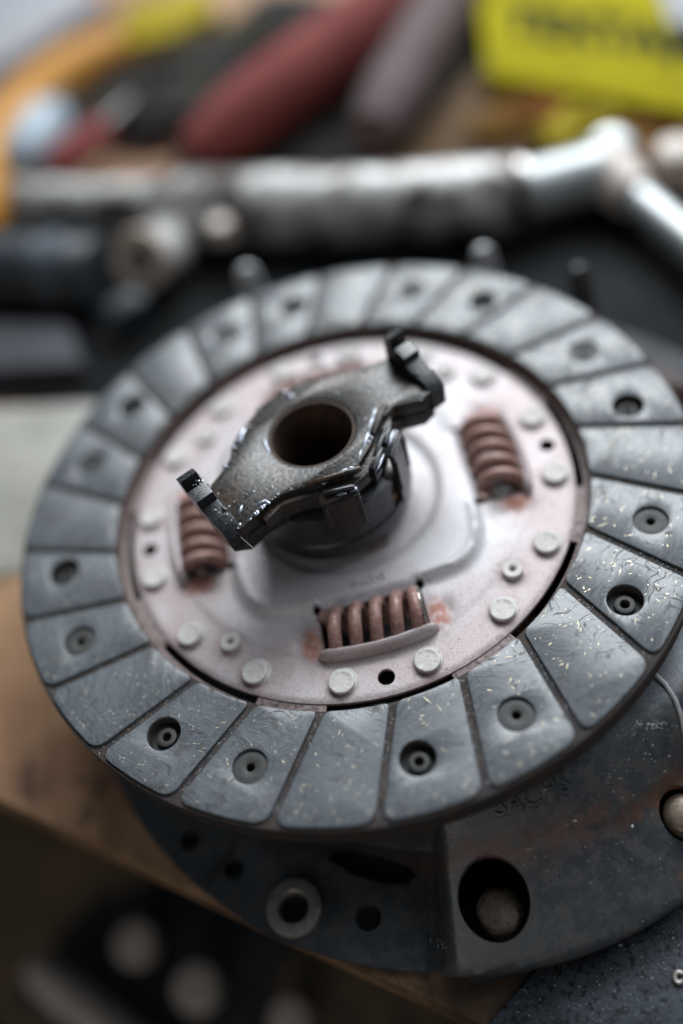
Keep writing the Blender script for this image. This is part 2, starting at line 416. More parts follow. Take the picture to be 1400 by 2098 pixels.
def pad_outline(k, inset=0.):
    g = 1.0
    r0, r1 = RI+.3, RO-.95
    if (groove(k, 85, 1)-groove(k, 85, 0)).dot(Vector((-math.sin(R(A0+15*k)), math.cos(R(A0+15*k))))) > 0: s = 1
    else: s = -1
    c = [groove(k, r1, s*g), groove(k+1, r1, -s*g), groove(k+1, r0, -s*g), groove(k, r0, s*g)]
    def arc(a, b, r):
        A_, B_ = math.atan2(a.y, a.x), math.atan2(b.y, b.x)
        while B_-A_ > math.pi: B_ -= 2*math.pi
        while B_-A_ < -math.pi: B_ += 2*math.pi
        return [Vector((r*math.cos(A_+(B_-A_)*q/10), r*math.sin(A_+(B_-A_)*q/10))) for q in range(11)]
    sides = [arc(c[0], c[1], r1), [c[1]+(c[2]-c[1])*q/10 for q in range(11)], arc(c[2], c[3], r0), [c[3]+(c[0]-c[3])*q/10 for q in range(11)]]
    rad = [3.6, 3.6, 1.8, 1.8]   # corner at start of each side
    out = []
    def along(S, d):
        L = 0
        for i in range(len(S)-1):
            l = (S[i+1]-S[i]).length
            if L+l >= d: return S[i]+(S[i+1]-S[i])*((d-L)/l), i
            L += l
    for q in range(4):
        S = sides[q]; Sp = sides[q-1][::-1]; ra = rad[q]; rb = rad[(q+1) % 4]
        p0, _ = along(Sp, ra); p2, i2 = along(S, ra); cn = S[0]
        for t in (0, .2, .4, .6, .8, 1): out.append(p0*(1-t)**2+cn*2*t*(1-t)+p2*t*t)
        pe, ie = along(S[::-1], rb)
        for i in range(i2+1, len(S)-1-ie): 
            if (S[i]-out[-1]).length > .3 and (S[i]-pe).length > .3: out.append(S[i])
    return [(v.x, v.y) for v in out]
HR = 87.2
DEEP = [-92.8+45*i for i in range(8)]; SHAL = [-75.6+45*i for i in range(8)]
# facing base with the groove floor; deep bores go through it
base = MB().prism(circ(RO, 192), [circ(RI, 160)]+[circ(4.62, 28, P(HR, a)[:2]) for a in DEEP]+[circ(1.25, 14, P(HR, a)[:2]) for a in SHAL], -4.9, -.85, .35)
D(base).build('facing_base', MGRV, disc)
protos = {}
for k in range(24):
    kk = k % 3
    if k < 3:
        ang0 = A0+15*k; ol = pad_outline(k)
        hs = []
        for a in DEEP+SHAL:
            c = P(HR, a)
            if inside(np.array([c[0]]), np.array([c[1]]), ol)[0]: hs.append(circ(4.6, 30, c[:2]))
        mb = MB().prism(ol, hs, -.849, 0, .28, bottom=False)
        o = D(mb).build('friction_pad', MFACE, disc); protos[kk] = o
    else:
        o = copy_part(protos[kk], disc, rz=45*(k//3))
lower = MB().prism(circ(RO-.3, 160), [circ(RI, 100)], -DZ, -5.65, .3)
D(lower).build('lower_facing', MGRV, disc)
# tubular rivets in the deep bores; flat collars in the shallow ones
p0 = None
for a in DEEP:
    if p0 is None:
        mb = MB().lathe([(1.15, -4.5), (1.15, -2.5), (1.4, -2.25), (2.3, -2.2), (2.65, -2.4), (2.75, -2.9), (2.75, -3.5), (4.5, -3.6), (4.55, -4.0)], 32)
        p0 = D(mb).build('facing_rivet', MFRIV, disc, loc=P(HR, a))
    else: copy_part(p0, disc, loc=P(HR, a), rz=random.uniform(0, 360))
p0 = None
for a in SHAL:
    if p0 is None:
        mb = MB().lathe([(1.15, -3.2), (1.15, -.9), (1.45, -.72), (3.2, -.74), (3.9, -.80), (4.4, -.83), (4.56, -.86)], 32)
        p0 = D(mb).build('facing_washer', MFRIV, disc, loc=P(HR, a))
    else: copy_part(p0, disc, loc=P(HR, a), rz=random.uniform(0, 360))
# cushion disc: slots between the plate edge and the facing
def arcslot(a0, a1, r0, r1, n=12):
    return [P(r0, a0+(a1-a0)*i/n)[:2] for i in range(n+1)]+[P(r1, a1+(a0-a1)*i/n)[:2] for i in range(n+1)]
cush = MB().prism(circ(RO-1.2, 128), [circ(57, 96)]+[arcslot(-109.5+45*i, -80.8+45*i, 66.3, 69.2) for i in range(8)]+[circ(2.6, 20, P(61.6, a)[:2]) for a in (-95, -5, 85, 175)], -5.6, -4.95, .15)
D(cush).build('cushion_disc', MCUSH, disc)
D(MB().lathe([(RI-.02, -4.9), (RI-.12, -4.5), (RI-.12, -1.3), (RI+.1, -.9)], 128)).build('inner_rim', MWALL, disc)
backp = MB().lathe([(12, -9.1), (12, -8.4), (64, -8.4), (64, -9.1), (12, -9.1)], 64)
D(backp).build('rear_plate', MBLACK, disc)

# damper cover plate
WA = [-95+90*i for i in range(4)]
def wloc(a, t, r):  # window frame: t tangential, r radial
    d = Vector((math.cos(R(a)), math.sin(R(a)))); tt = Vector((-d.y, d.x)); v = d*r+tt*t; return (v.x, v.y)
def window_poly(a):
    pts = []
    pts += [wloc(a, t, r) for t, r in ((-14.6, 50.2), (-14.6, 38.6))]
    for i in range(9):   # relief notch
        an = R(200-i*24); pts.append(wloc(a, -14.6+1.25*math.cos(an), 37.0+1.35*math.sin(an)*-1 if False else 37.0-1.35*math.sin(an)))
    pts += [wloc(a, -13.0, 37.6), wloc(a, 13.0, 37.6)]
    for i in range(9):
        an = R(172-24*0-i*24+0); pts.append(wloc(a, 14.6-1.25*math.cos(R(200-24*(8-i))), 37.0-1.35*math.sin(R(200-24*(8-i)))))
    pts += [wloc(a, 14.6, 38.6), wloc(a, 14.6, 50.2)]
    for i in range(9):
        t = 14.0-28.0*i/8; pts.append(wloc(a, t, 51.9-1.2*(t/14)**2))
    return pts
CW, SW = math.cos(R(-95)), math.sin(R(-95))
def plate_z(x, y):
    u = x*CW+y*SW; v = -x*SW+y*CW; r = np.hypot(x, y)
    n = 5.; rho = (np.abs(u)**n+np.abs(v)**n)**(1/n)
    z = -4.0+2.0*(1-sstep(34.6, 38.2, rho))
    ridge = np.exp(-((rho-35.0)/1.0)**2)*.75*sstep(30, 38, r); z = z+ridge*(np.minimum(abs(u), abs(v)) > 14)
    z = z-1.3*(1-sstep(26.5, 29.5, r))
    # pocket flare beside the windows, and the rim step
    for w in (0, 1):
        a, b = (u, v) if w == 0 else (v, u)
        for sg in (-1, 1):
            for tg in (-1, 1):
                z = z+.55*np.exp(-((a*sg-44)/5)**2-((b*tg-17.2)/2.4)**2)-.8*np.exp(-((a*sg-46)/3.4)**2-((b*tg-19.8)/2.4)**2)
    z = z-.3*sstep(53.2, 54.2, r)
    z = z-.35*sstep(66.2, 66.9, r)
    return z
def plate_rust(x, y):
    u = x*CW+y*SW; v = -x*SW+y*CW; r = np.hypot(x, y); o = np.zeros_like(x)
    for w in (0, 1):
        a, b = (u, v) if w == 0 else (v, u)
        for sg in (-1, 1):
            for tg in (-1, 1): o = np.maximum(o, 1.25*np.exp(-((a*sg-47)/5.6)**2-((b*tg-17.6)/3.4)**2))
    o = np.maximum(o, .45*sstep(64.5, 67, r))
    for wa in WA:
        for off in (-33.8, -10.9, 10.7, 33.6, 45):
            c = P(61.7 if off < 45 else 56.4, wa+off); d = np.hypot(x-c[0]+.5, y-c[1]+.5); o = np.maximum(o, .5*np.exp(-((d-3.4)/1.5)**2))
    ang = np.degrees(np.arctan2(y, x))
    o = np.maximum(o, .8*np.exp(-((ang-110)/25)**2)*np.exp(-((r-40)/9)**2))
    return o
holes = [window_poly(a) for a in WA]+[circ(2.35, 22, P(61.6, a)[:2]) for a in WA]+[circ(15, 40)]
pl = sheet(circ(66.95, 200), holes, 1.15, plate_z, 1.1, plate_rust)
_v = np.array(pl.v); _u = _v[:, 0]*CW+_v[:, 1]*SW; _w = -_v[:, 0]*SW+_v[:, 1]*CW
pl.attr2 = 1-sstep(33, 52, (np.abs(_u)**5+np.abs(_w)**5)**.2)
D(pl).build('damper_plate', MPLATE, disc, sharp=50)
# window lips
p0 = None
for i, a in enumerate(WA):
    if i == 0:
        path = []
        for q in range(25):
            t = -15.8+31.6*q/24; e = abs(t)/15.8
            c = wloc(0, t, 53.1-1.35*(t/14)**2); path.append((c[0], c[1], -3.55-1.5*max(0, e-.86)/.14))
        mb = MB().tube(path, [1.7*(1-.45*max(0, abs(-1+2*q/24)-.9)/.1) for q in range(25)], 12, True, (1.75, .95))
        p0 = D(mb).build('window_lip', MPLATE, disc); p0.rotation_euler = (0, 0, R(a))
    else: copy_part(p0, disc, rz=a)
# coil springs
p0 = None
for i, a in enumerate(WA):
    if i == 0:
        N = 5.2; n = 190; path = []; rr = []
        for q in range(n):
            f = q/(n-1); an = 2*math.pi*N*f+math.pi*.9
            tn = N*f; t = -12.7+(tn*1.6 if tn < .5 else (.8+(tn-.5)*5.67 if tn < N-.5 else 24.6+(tn-N+.5)*1.6))
            path.append((45+5.75*math.cos(an), t, -4.6+5.75*math.sin(an))); rr.append(1.84)
        mb = MB().tube(path, rr, 12)
        p0 = D(mb).build('coil_spring', MSPRING, disc, sharp=60); p0.rotation_euler = (0, 0, R(a))
        # flat ground end coils
        for s_ in (1,):
            end = MB()
            M = Matrix.Rotation(R(90), 3, 'X')
            end.lathe([(4.3, -.5), (4.3, .5), (6.9, .5), (7.2, .2), (7.2, -.2), (6.9, -.5), (4.3, -.5)], 32, (45, s_*13.6, -4.6), M)
            D(end).build('spring_seat', MCHROME if s_ > 0 else MSPRING, p0)
    else:
        sp_ = p0.copy(); COL.objects.link(sp_); sp_.parent = disc; sp_.rotation_euler = (0, 0, R(a))
# plate rivets with their offset washers, pins
def rivet_mb():
    mb = MB().lathe([(4.0, -.35), (4.0, .15), (3.75, .4), (0, .4)], 32, (.55, .35, 0), wob=.02)
    mb.lathe([(3.5, .3), (3.5, 1.35), (3.38, 1.5), (3.15, 1.56), (2.75, 1.57), (2.7, 1.53), (1.4, 1.55), (0, 1.56)], 36, wob=.015)
    return mb
p0 = None
for wa in WA:
    for off in (-33.8, -10.9, 10.7, 33.6):
        a = wa+off; l = P(61.5, a, -4.3)
        if p0 is None: p0 = rivet_mb(); p0.v = [(x, y, z+DZ) for x, y, z in p0.v]; p0 = p0.build('plate_rivet', MRIVET, disc, loc=l)
        else: copy_part(p0, disc, loc=l, rz=random.uniform(-40, 60))
p0 = None
for wa in WA:
    l = P(56.4, wa+45, -4.55)
    if p0 is None:
        mb = MB().lathe([(2.85, -.2), (2.85, 1.65), (2.65, 1.85), (1.5, 1.88), (1.05, 1.72), (.85, 1.4), (.85, -1), (0, -1)], 32)
        p0 = D(mb).build('hollow_pin', MRIVET, disc, loc=l)
    else: copy_part(p0, disc, loc=l, rz=random.uniform(0, 360))
# splined hub the bearing stands on
hub = MB(); prof = []
for i in range(96):
    a = 2*math.pi*i/96; rr = 11.2 if (i//2) % 2 else 12.6; prof.append((rr*math.cos(a), rr*math.sin(a)))
hub.prism(circ(18.5, 64), [prof], -9.15, -.05, .5)
D(hub).build('splined_hub', MBLACK, disc)
tabm = MB().box(P(21.5, -78, -2.6), (5.2, 3.4, 3.0), Matrix.Rotation(R(12), 3, 'Z'), .4)
D(tabm).build('hub_stop', MCUSH, disc)
# stamped letters on the plate
def text_mb(body, size, depth, bend=None, off=0.):
    cu = bpy.data.curves.new('lettering', 'FONT'); cu.body = body; cu.size = size; cu.extrude = depth; cu.align_x = 'CENTER'; cu.resolution_u = 3; cu.offset = off
    o = bpy.data.objects.new('lettering', cu); COL.objects.link(o)
    dg = bpy.context.evaluated_depsgraph_get(); dg.update()
    me = o.evaluated_get(dg).to_mesh()
    mb = MB(); vs = [v.co.copy() for v in me.vertices]
    if bend: vs = [bend(v) for v in vs]
    mb.add(vs, [tuple(p.vertices) for p in me.polygons])
    o.evaluated_get(dg).to_mesh_clear(); bpy.data.objects.remove(o); bpy.data.curves.remove(cu)
    return mb
def bendp(v):
    a = -95+math.degrees(v.x/33.)+2; r = 33.5-v.y
    c = P(r, a); return (c[0], c[1], float(plate_z(np.array([c[0]]), np.array([c[1]]))[0])+.05+v.z)
D(text_mb('SACHS', 3.4, .35, bendp)).build('stamped_lettering', MRIVET, disc)
# brass flecks and lint in the facing
fle = MB(); dus = MB()
def fleck(mb, x, y, z, L, w, a):
    ca, sa = math.cos(a), math.sin(a); b = random.uniform(-.15, .15)*L
    pts = [(-L/2, -w*.3), (0, -w/2+b*.3), (L/2, -w*.25), (L/2, w*.3), (0, w/2+b*.3), (-L/2, w*.25)]
    n = len(mb.v); mb.v += [(x+p*ca-q*sa, y+p*sa+q*ca, z+random.uniform(-.01, .02)) for p, q in pts]; mb.f.append((n, n+1, n+2, n+3, n+4, n+5))
def pad_point():
    while True:
        r = math.sqrt(random.uniform((RI+1)**2, (RO-2)**2)); a = random.uniform(0, 360)
        x, y, _ = P(r, a)
        ka = (a-A0-(DA*(GO-r)/(GO-RI)))/15; d = abs(ka-round(ka))*R(15)*r
        if d < 2.2: continue
        if any((x-P(HR, b)[0])**2+(y-P(HR, b)[1])**2 < 27 for b in DEEP+SHAL): continue
        return x, y
for _ in range(1000):
    x, y = pad_point(); L = min(3.2, .40+random.expovariate(2.5)); fleck(fle, x, y, .035, L, random.uniform(.11, .21), random.uniform(0, 6.3))
for c in range(11):   # short broken fibres in a row
    x, y = pad_point(); a = random.uniform(0, 6.3)
    for j in range(random.randint(2, 3)): fleck(fle, x+j*1.1*math.cos(a), y+j*1.1*math.sin(a), .04, .8, .26, a+random.uniform(-.3, .3))
D(fle).build('brass_flecks', MBRASS, disc, kind='stuff')
for _ in range(1100):
    x, y = pad_point(); fleck(dus, x, y, .03, random.uniform(.08, .25), random.uniform(.07, .13), random.uniform(0, 6.3))
for _ in range(900):   # lint lying in the grooves
    k = random.randint(0, 23); g = groove(k, random.uniform(RI+.5, RO-.8), random.uniform(-1, 1)); fleck(dus, g.x, g.y, -.80, random.uniform(.1, .5), .08, random.uniform(0, 6.3))
D(dus).build('facing_lint', MDUST, disc, kind='stuff')

# ------------------------------------------------------------------ release bearing
BRZ = 0.0
brg = thing('release_bearing', 'greasy dark release bearing with two fork ears, standing amid the friction disc', 'release bearing', (-3.6, -.6, BRZ), 22)
low = MB().lathe([(13, 0.0), (22.6, 0.0), (23.8, 1.0), (24.2, 3), (24.2, 7.0), (23.6, 7.6), (13, 7.6)], 72)
low.build('lower_race', MBLACK, brg)
MB().lathe([(12.6, 7.6), (22.4, 7.6), (22.9, 8.2), (22.9, 11.2), (22.2, 11.8), (12.6, 11.8)], 72).build('seal_band', MBAND, brg)
MB().lathe([(12.6, 11.8), (21.8, 11.8), (22.6, 12.6), (22.7, 13.4), (22.0, 13.8), (22.0, 14.4), (22.7, 14.8), (22.6, 16.6), (21.4, 17.4), (12.6, 17.4)], 72).build('upper_race', MCHROME, brg)
MB().lathe([(11.6, 17.4), (20.2, 17.4), (20.2, 24.2), (11.6, 24.2)], 64).build('sleeve_housing', MBLACK, brg)
MB().lathe([(11.6, .5), (11.3, 1.2), (11.3, 27.2), (11.7, 27.7), (12.1, 27.7), (12.1, .5), (11.6, .5)], 64).build('bore_liner', MBORE, brg)
top_ol = [(-35, 3.5), (-26.1, 7.0), (-21.5, 9.2), (-19, 12.6), (-15.7, 14.8), (-10.5, 17), (-6, 18.6), (1.4, 19.3), (8, 18.3), (13.5, 16.2), (19.2, 12.6), (24.5, 9.4), (30.5, 7.2), (34.4, 6.2), (35.2, 0), (35, -9.5), (32.8, -12.8), (28.5, -13.6), (24.6, -11.6), (21.5, -9.6), (17.5, -10.3), (13.8, -12.6), (8.7, -15.8), (2.3, -18.9), (-2.6, -19.6), (-9.3, -16.6), (-13.5, -14), (-17.5, -12.2), (-22.9, -11.6), (-27.2, -12.6), (-32.5, -13.6), (-36.2, -11), (-37, -5)]
MB().prism(dens(top_ol, 2.5), [circ(12.2, 48)], 24.0, 28.2, .7).build('carrier_plate', MCARR, brg)
und = [(x*.985 if abs(x) > 24 else x*1.06, y*1.0 if abs(x) > 24 else y*1.10) for x, y in top_ol]
MB().prism(dens(und, 2.5), [circ(13.5, 40)], 18.6, 23.6, .6).build('under_plate', MBLACK, brg)
# toothed fork clips at the ear ends
def fork_clip(sgn):
    x = 33.9*sgn; prof = [(-13.6, 22.0), (6.2, 22.0), (6.5, 30), (6.2, 36.6), (3.5, 37.2), (3.0, 32.4), (1.7, 31.6), (1.1, 34.7), (-2.7, 34.1), (-3.5, 31.3), (-8.0, 29.9), (-8.5, 30.8), (-11.0, 29.5), (-13.3, 27.4)]
    pr = [(a+random.uniform(-.25, .25), b+random.uniform(-.3, .3)) for a, b in prof]
    mb = MB().prism(pr, [], -2.6, 2.3, .5)
    mb.v = [(x+c*(1 if b < 30 else 1.1)+(b-22)*.07*sgn, a, b) for a, b, c in mb.v]
    if True: mb.f = [f for f in mb.f]
    mb.box((x+1.7*sgn, -4.2, 25.0), (1.8, 16, 5.4), Matrix.Rotation(R(2), 3, 'X'), .5)
    mb.box((x-1.5*sgn, 1.0, 30.6), (1.6, 2.4, 5.0), Matrix.Rotation(R(8), 3, 'X'), .35)
    mb.box((x-1.3*sgn, -6.4, 29.0), (1.4, 2.2, 3.4), Matrix.Rotation(R(-6), 3, 'X'), .35)
    return mb
fork_clip(-1).build('fork_clip', MBLACK, brg); fork_clip(1).build('fork_clip', MBLACK, brg)
MB().lathe([(23.2, 7.8), (24.0, 8.0), (24.0, 19.5), (21.6, 20.6), (20.4, 20.6)], 40, a0=-205, a1=-72).build('dust_shroud', MBLACK, brg)
# wire clips wrapping the sleeve
def strap(ang, w, r0, zt, zb, mat):
    mb = MB(); M = Matrix.Rotation(R(ang), 3, 'Z')
    def pb(x, z, sx, sz): 
        c = M @ Vector((x, 0, z)); mb.box(tuple(c), (sx, w, sz), M, .35)
    pb(r0, (zt+zb)/2, 1.5, zt-zb); pb(r0-2.6, zt+.1, 5.6, 1.5); pb(r0-1.4, zb, 3.6, 1.4)
    for s in (-1, 1):
        c = M @ Vector((r0+.5, s*(w/2-.6), (zt+zb)/2+1.5)); mb.box(tuple(c), (1.3, 1.2, (zt-zb)*.62), M, .25)
    return mb.build('retaining_clip', mat, brg)
strap(-52, 9.5, 23.6, 25.6, 6.2, MBLACK)
strap(-108, 10.5, 23.6, 25.4, 12.5, MCARR)
strap(92, 9.5, 21.8, 24.9, 6.2, MBLACK)
strap(150, 8.5, 21.8, 24.9, 6.2, MBLACK)
# raised rails and slots on top
for (x, y, l, a) in ((-5.0, -17.6, 15, -24), (15.5, -10.6, 11, 33), (11, -16.2, 9, 34), (-19.0, 10.2, 8, 50)):
    MB().box((x, y, 28.6 if l > 10 else 26.4), (l, 1.5, 1.6), Matrix.Rotation(R(a), 3, 'Z'), .4).build('edge_rail', MCARR if l > 10 else MBLACK, brg)
# stepped rim with clip windows under the front edge
rim = [(-26, -14.8), (-20, -13.6), (-14, -16.2), (-9, -18.8), (-3, -22.2), (3, -21.6), (9, -18.4), (14, -15.2), (18, -12.6), (20, -9.6), (16, -9.2), (8, -12.6), (-2, -16.4), (-12, -12.6), (-20, -10.6), (-26, -11.6)]
MB().prism(dens(rim, 2), [], 22.6, 26.4, .5).build('clip_rim', MCARR, brg)
for x, y, a, l in ((-6.2, -21.2, -30, 8.2), (7.2, -20.2, 33, 7.6), (14.2, -15.6, 38, 6.2)):
    M = Matrix.Rotation(R(a), 3, 'Z'); mb = MB()
    for o, d in (((0, 0, 27.2), (l, 1.3, 1.2)), ((0, 0, 22.4), (l, 1.3, 1.2)), ((-l/2+.6, 0, 24.8), (1.2, 1.3, 5.6)), ((l/2-.6, 0, 24.8), (1.2, 1.3, 5.6))):
        c = M @ Vector(o); mb.box((x+c.x, y+c.y, c.z), d, M, .3)
    c = M @ Vector((0, 1.2, 0)); mb.box((x+c.x, y+c.y, 24.8), (l-1.2, .6, 4.2), M, .1)
    mb.build('clip_frame', MBLACK, brg)
g = MB()
def blob(mb, x, y, z, r):
    me = [(0, 0, r*.7), (r, 0, 0), (.5*r, .87*r, 0), (-.5*r, .87*r, 0), (-r, 0, 0), (-.5*r, -.87*r, 0), (.5*r, -.87*r, 0)]
    s1, s2 = random.uniform(.7, 1.6), random.uniform(.6, 1.1); a = random.uniform(0, 6.3); ca, sa = math.cos(a), math.sin(a)
    n = len(mb.v); mb.v += [(x+(p*s1*ca-q*s2*sa), y+(p*s1*sa+q*s2*ca), z+w) for p, q, w in me]
    for i in range(6): mb.f.append((n, n+1+i, n+1+(i+1) % 6))
tp = np.array(top_ol)
for _ in range(170):
    if random.random() < .7:
        i = random.randrange(len(tp)); a, b = tp[i], tp[(i+1) % len(tp)]; t = random.random(); x, y = (a+(b-a)*t)*random.uniform(.93, .985)
        if y > 0 and x > -12 and random.random() < .7: continue
    else: x, y = random.uniform(-33, 33), random.uniform(-18, 18)
    if not inside(np.array([x]), np.array([y]), top_ol)[0] or math.hypot(x, y) < 13: continue
    blob(g, x, y, 28.2, min(.95, .16+random.expovariate(5)))
for _ in range(26):
    x, y = -33.5+random.gauss(0, 1), random.uniform(-13, 6); blob(g, x, y, 31.5 if y < 1 else 35, random.uniform(.12, .4))
def smear(x, y, a, L, w, z=28.25):
    M = Matrix.Rotation(R(a), 3, 'Z'); n = len(g.v)
    for i in range(7):
        t = -1+2*i/6; ww = w*math.sqrt(max(.02, 1-t*t))*random.uniform(.7, 1.2)
        for q, h in ((-1, 0), (-.4, .35), (.4, .35), (1, 0)):
            v = M @ Vector((t*L/2, q*ww/2, 0)); g.v.append((x+v.x, y+v.y, z+h*w*(1-t*t)*.8))
    for i in range(6):
        for j in range(3): g.f.append((n+i*4+j, n+i*4+4+j, n+i*4+5+j, n+i*4+j+1))
for x, y, a, L, w in ((-14.6, 13.8, 40, 6, 1.6), (-11.6, 5.6, 70, 7, 1.3), (3.5, 15.6, 20, 3, 1.8), (8.6, -13.6, 36, 6, 1.1), (13.2, -9.8, 34, 6, 1.2), (16.0, -7.6, 35, 5, .9), (-2, -17.5, -20, 4, 1.0), (4.5, -16.4, 35, 4, 1.0), (-24, -10.2, -8, 4, 1.0), (-29, -8, 40, 3, 1.1)): smear(x, y, a, L, w)
for x, y, a, L, w in ((-6.5, -22.2, -30, 3, 1.2), (-3.2, -23.3, 0, 2.6, 1.4), (7.4, -21.2, 33, 6, 1.0), (14.6, -16.6, 38, 5, 1.0)): smear(x, y, a, L, w, 26.6)
g.build('grease_specks', MGREASE, brg, kind='stuff', sharp=180)
hair = [( -33.5+.4*i, -13.4-.55*i, 26-1.5*i+.02*i*i) for i in range(8)]
MB().tube(hair, .13, 5).build('loose_fibre', MDUST, brg)

# ------------------------------------------------------------------ pressure plate cover under the disc
CX, CY = 20., -8.
cov = thing('pressure_plate', 'dark blue-grey stamped clutch pressure plate cover beneath the friction disc', 'pressure plate', (CX, CY, BZ))
def sector(th):   # 1 on raised lobes, 0 on bolt flanges; 60 degrees each
    q = (th+107) % 120
    w = 2.2
    return sstep(-w, w, np.minimum(q, 120-q)*np.where((q < 60), 1, -1)*1.0)*(q < 30)+sstep(-w, w, 60-q)*((q >= 30) & (q < 90))+sstep(-w, w, q-120)*(q >= 90)
def cover_w(x, y):   # world mm
    dx, dy = x-CX, y-CY; r = np.hypot(dx, dy); th = np.degrees(np.arctan2(dy, dx)); s = sector(th)
    dome = -11.2-9.5*sstep(70, 99, r)-9*np.clip((r-88)/16, 0, 3)**1.6
    q = (th+107) % 120
    lobe = -20.5-17.0*np.clip((r-92)/26, 0, 1.2)**1.0   # sloping face that carries the hole
    bulge = dome+5.2*np.exp(-((q-46)/18)**2)*np.exp(-((r-92)/9)**2)
    k = sstep(10, 44, q); lobe = lobe-2.4*k
    raised = np.maximum(bulge-10*np.clip((r-99.5)/4, 0, 3)*k, lobe)
    raised = np.where(r < 92, np.maximum(raised, bulge), raised)
    raised = raised-.8*sstep(120.6, 122.4, r)
    low = np.where(r < 84, dome, np.minimum(dome, -14-35.9*sstep(84.5, 89.0, r)))
    return raised*s+low*(1-s)
def cover_rust(x, y):
    dx, dy = x-CX, y-CY; r = np.hypot(dx, dy); th = np.degrees(np.arctan2(dy, dx)); q = (th+107) % 120
    o = .9*np.exp(-((r-101.8)/2.0)**2)*sstep(20, 36, q)*(q < 60)
    o = np.maximum(o, .6*np.exp(-((r-94)/2.5)**2)*np.exp(-((q-116)/7)**2))
    o = np.maximum(o, .35*np.exp(-((r-99)/4)**2)*(q < 30))
    o = np.maximum(o, 1.0*np.exp(-((r-117.5)/1.2)**2)*np.exp(-((q-32)/1.5)**2))
    return o
hole_c = on_surface(1012, 1842, cover_w); rv2 = on_surface(1402, 1668, cover_w)

def in_cov(p): return (p[0]-CX, p[1]-CY)
def radial_ellipse(c, rt, rr, n=36):
    x, y = c; a = math.atan2(y, x); return circ(rr, n, c, rt, a)
ow = []
for i in range(240):
    th = -180+i*1.5; s_ = float(sector(np.array([th]))[0]); q_ = (th+107) % 120; ow.append(P(120+2.6*s_-2.2*float(sstep(14, 44, np.array([q_]))[0])*s_, th)[:2])
flange_holes = [(at(480, 1780, -50), 3.0), (at(390, 1722, -50), 3.2), (at(755, 1880, -50), 3.6), (at(605, 1862, -50), 4.2)]
arch = [P(r, th)[:2] for r, th in ((92, -126), (96.0, -127), (98.4, -122), (99.0, -117), (98.6, -113), (96.0, -111.5), (93, -113), (91, -118), (91, -123))]
cholesw = [circ(52, 72), radial_ellipse(in_cov(hole_c), 8.9, 8.9), circ(6.2, 24, in_cov(rv2)), arch]+[circ(r, 20, in_cov(p)) for p, r in flange_holes]
rr_, tt_ = np.meshgrid(np.arange(83.5, 99.6, .8), np.arange(-180, 180, .9)); ex1 = np.stack([rr_*np.cos(np.radians(tt_)), rr_*np.sin(np.radians(tt_))], -1).reshape(-1, 2)
rr_, tt_ = np.meshgrid(np.arange(99.8, 120, 1.4), np.concatenate([np.arange(-3.2, 3.3, .4)+c for c in (-167, -107, -47, 13, 73, 133)])); ex2 = np.stack([rr_*np.cos(np.radians(tt_)), rr_*np.sin(np.radians(tt_))], -1).reshape(-1, 2)
cz = lambda x, y: cover_w(x+CX, y+CY)-BZ
cs = sheet(ow, cholesw, 1.9, cz, 2.6, lambda x, y: cover_rust(x+CX, y+CY), np.concatenate([ex1, ex2]))
cs.build('cover_shell', MCOVER, cov, sharp=55)
def cl(p, dz=0): return (p[0]-CX, p[1]-CY, p[2]-BZ+dz)
# pressure ring inside the cover, its black flat part added to darken the openings
MB().lathe([(55, .1), (116, .1), (116, .38), (84, .4), (84, 14), (80, 16), (55, 16)], 96).build('pressure_ring', MBLACK, cov)
rp = at(1023, 1864, -39.5)
MB().lathe([(6.1, -6), (6.1, -1.6), (5.9, -.7), (5.2, -.15), (4.2, 0), (0, .12)], 40, wob=.02).build('shell_rivet', MBROWNRIV, cov, loc=(rp[0]-CX, rp[1]-CY, rp[2]-BZ))
MB().lathe([(5.2, -9), (5.2, 1.4), (4.6, 2.3), (3.4, 2.7), (0, 2.8)], 32).build('shell_rivet', MBROWNRIV, cov, loc=cl(rv2, -1))
dp = flange_holes[3][0]
MB().lathe([(4.1, -2.5), (4.1, 1.3), (4.6, 1.9), (6.6, 1.9), (7.6, 1.5), (7.9, .6), (7.9, 0)], 40).build('dowel_ring', MRING, cov, loc=(dp[0]-CX, dp[1]-CY, 3.35))
lugp = [at(x, y, -48) for x, y in ((930, 1950), (1160, 1910), (1148, 1950), (1075, 1992), (962, 2012))]
MB().prism([in_cov(p) for p in lugp], [], 1.5, 5.2, .6).build('strap_lug', MLUG, cov)
# step and seam of the flange at the far left
s0, s1 = at(415, 1812, -49), at(478, 1738, -49)
MB().tube([cl(s0), cl((s0+s1)/2, .3), cl(s1)], .9, 8).build('flange_rib', MLUG, cov)
# thin retaining wire on the dome
wp = []
for q, (x, y) in enumerate(((1330, 1372), (1362, 1402), (1384, 1436), (1396, 1470), (1404, 1510), (1406, 1560))):
    p = on_surface(x, y, cover_w); wp.append(cl(p, .5))
MB().tube(wp, .65, 8).build('retaining_wire', MTAB, cov)
# stamped maker lettering
cS = on_surface(1100, 1632, cover_w); tr, ta = math.hypot(cS[0]-CX, cS[1]-CY), math.degrees(math.atan2(cS[1]-CY, cS[0]-CX))
def bendc(v):
    a = ta+math.degrees(v.x/tr); r = tr+2.2-v.y; c = P(r, a)
    return (c[0], c[1], float(cz(np.array([c[0]]), np.array([c[1]]))[0])+.08+v.z)
tm = text_mb('SACHS', 6.6, .8, lambda v: bendc(Vector((v.x-1.2, v.y+.2, v.z))))
tm.build('stamped_lettering', m_simple('worn_letter_edge', (.055, .060, .068), (.13, .14, .15), .8, (.25, .4), .5, .3, .05), cov)
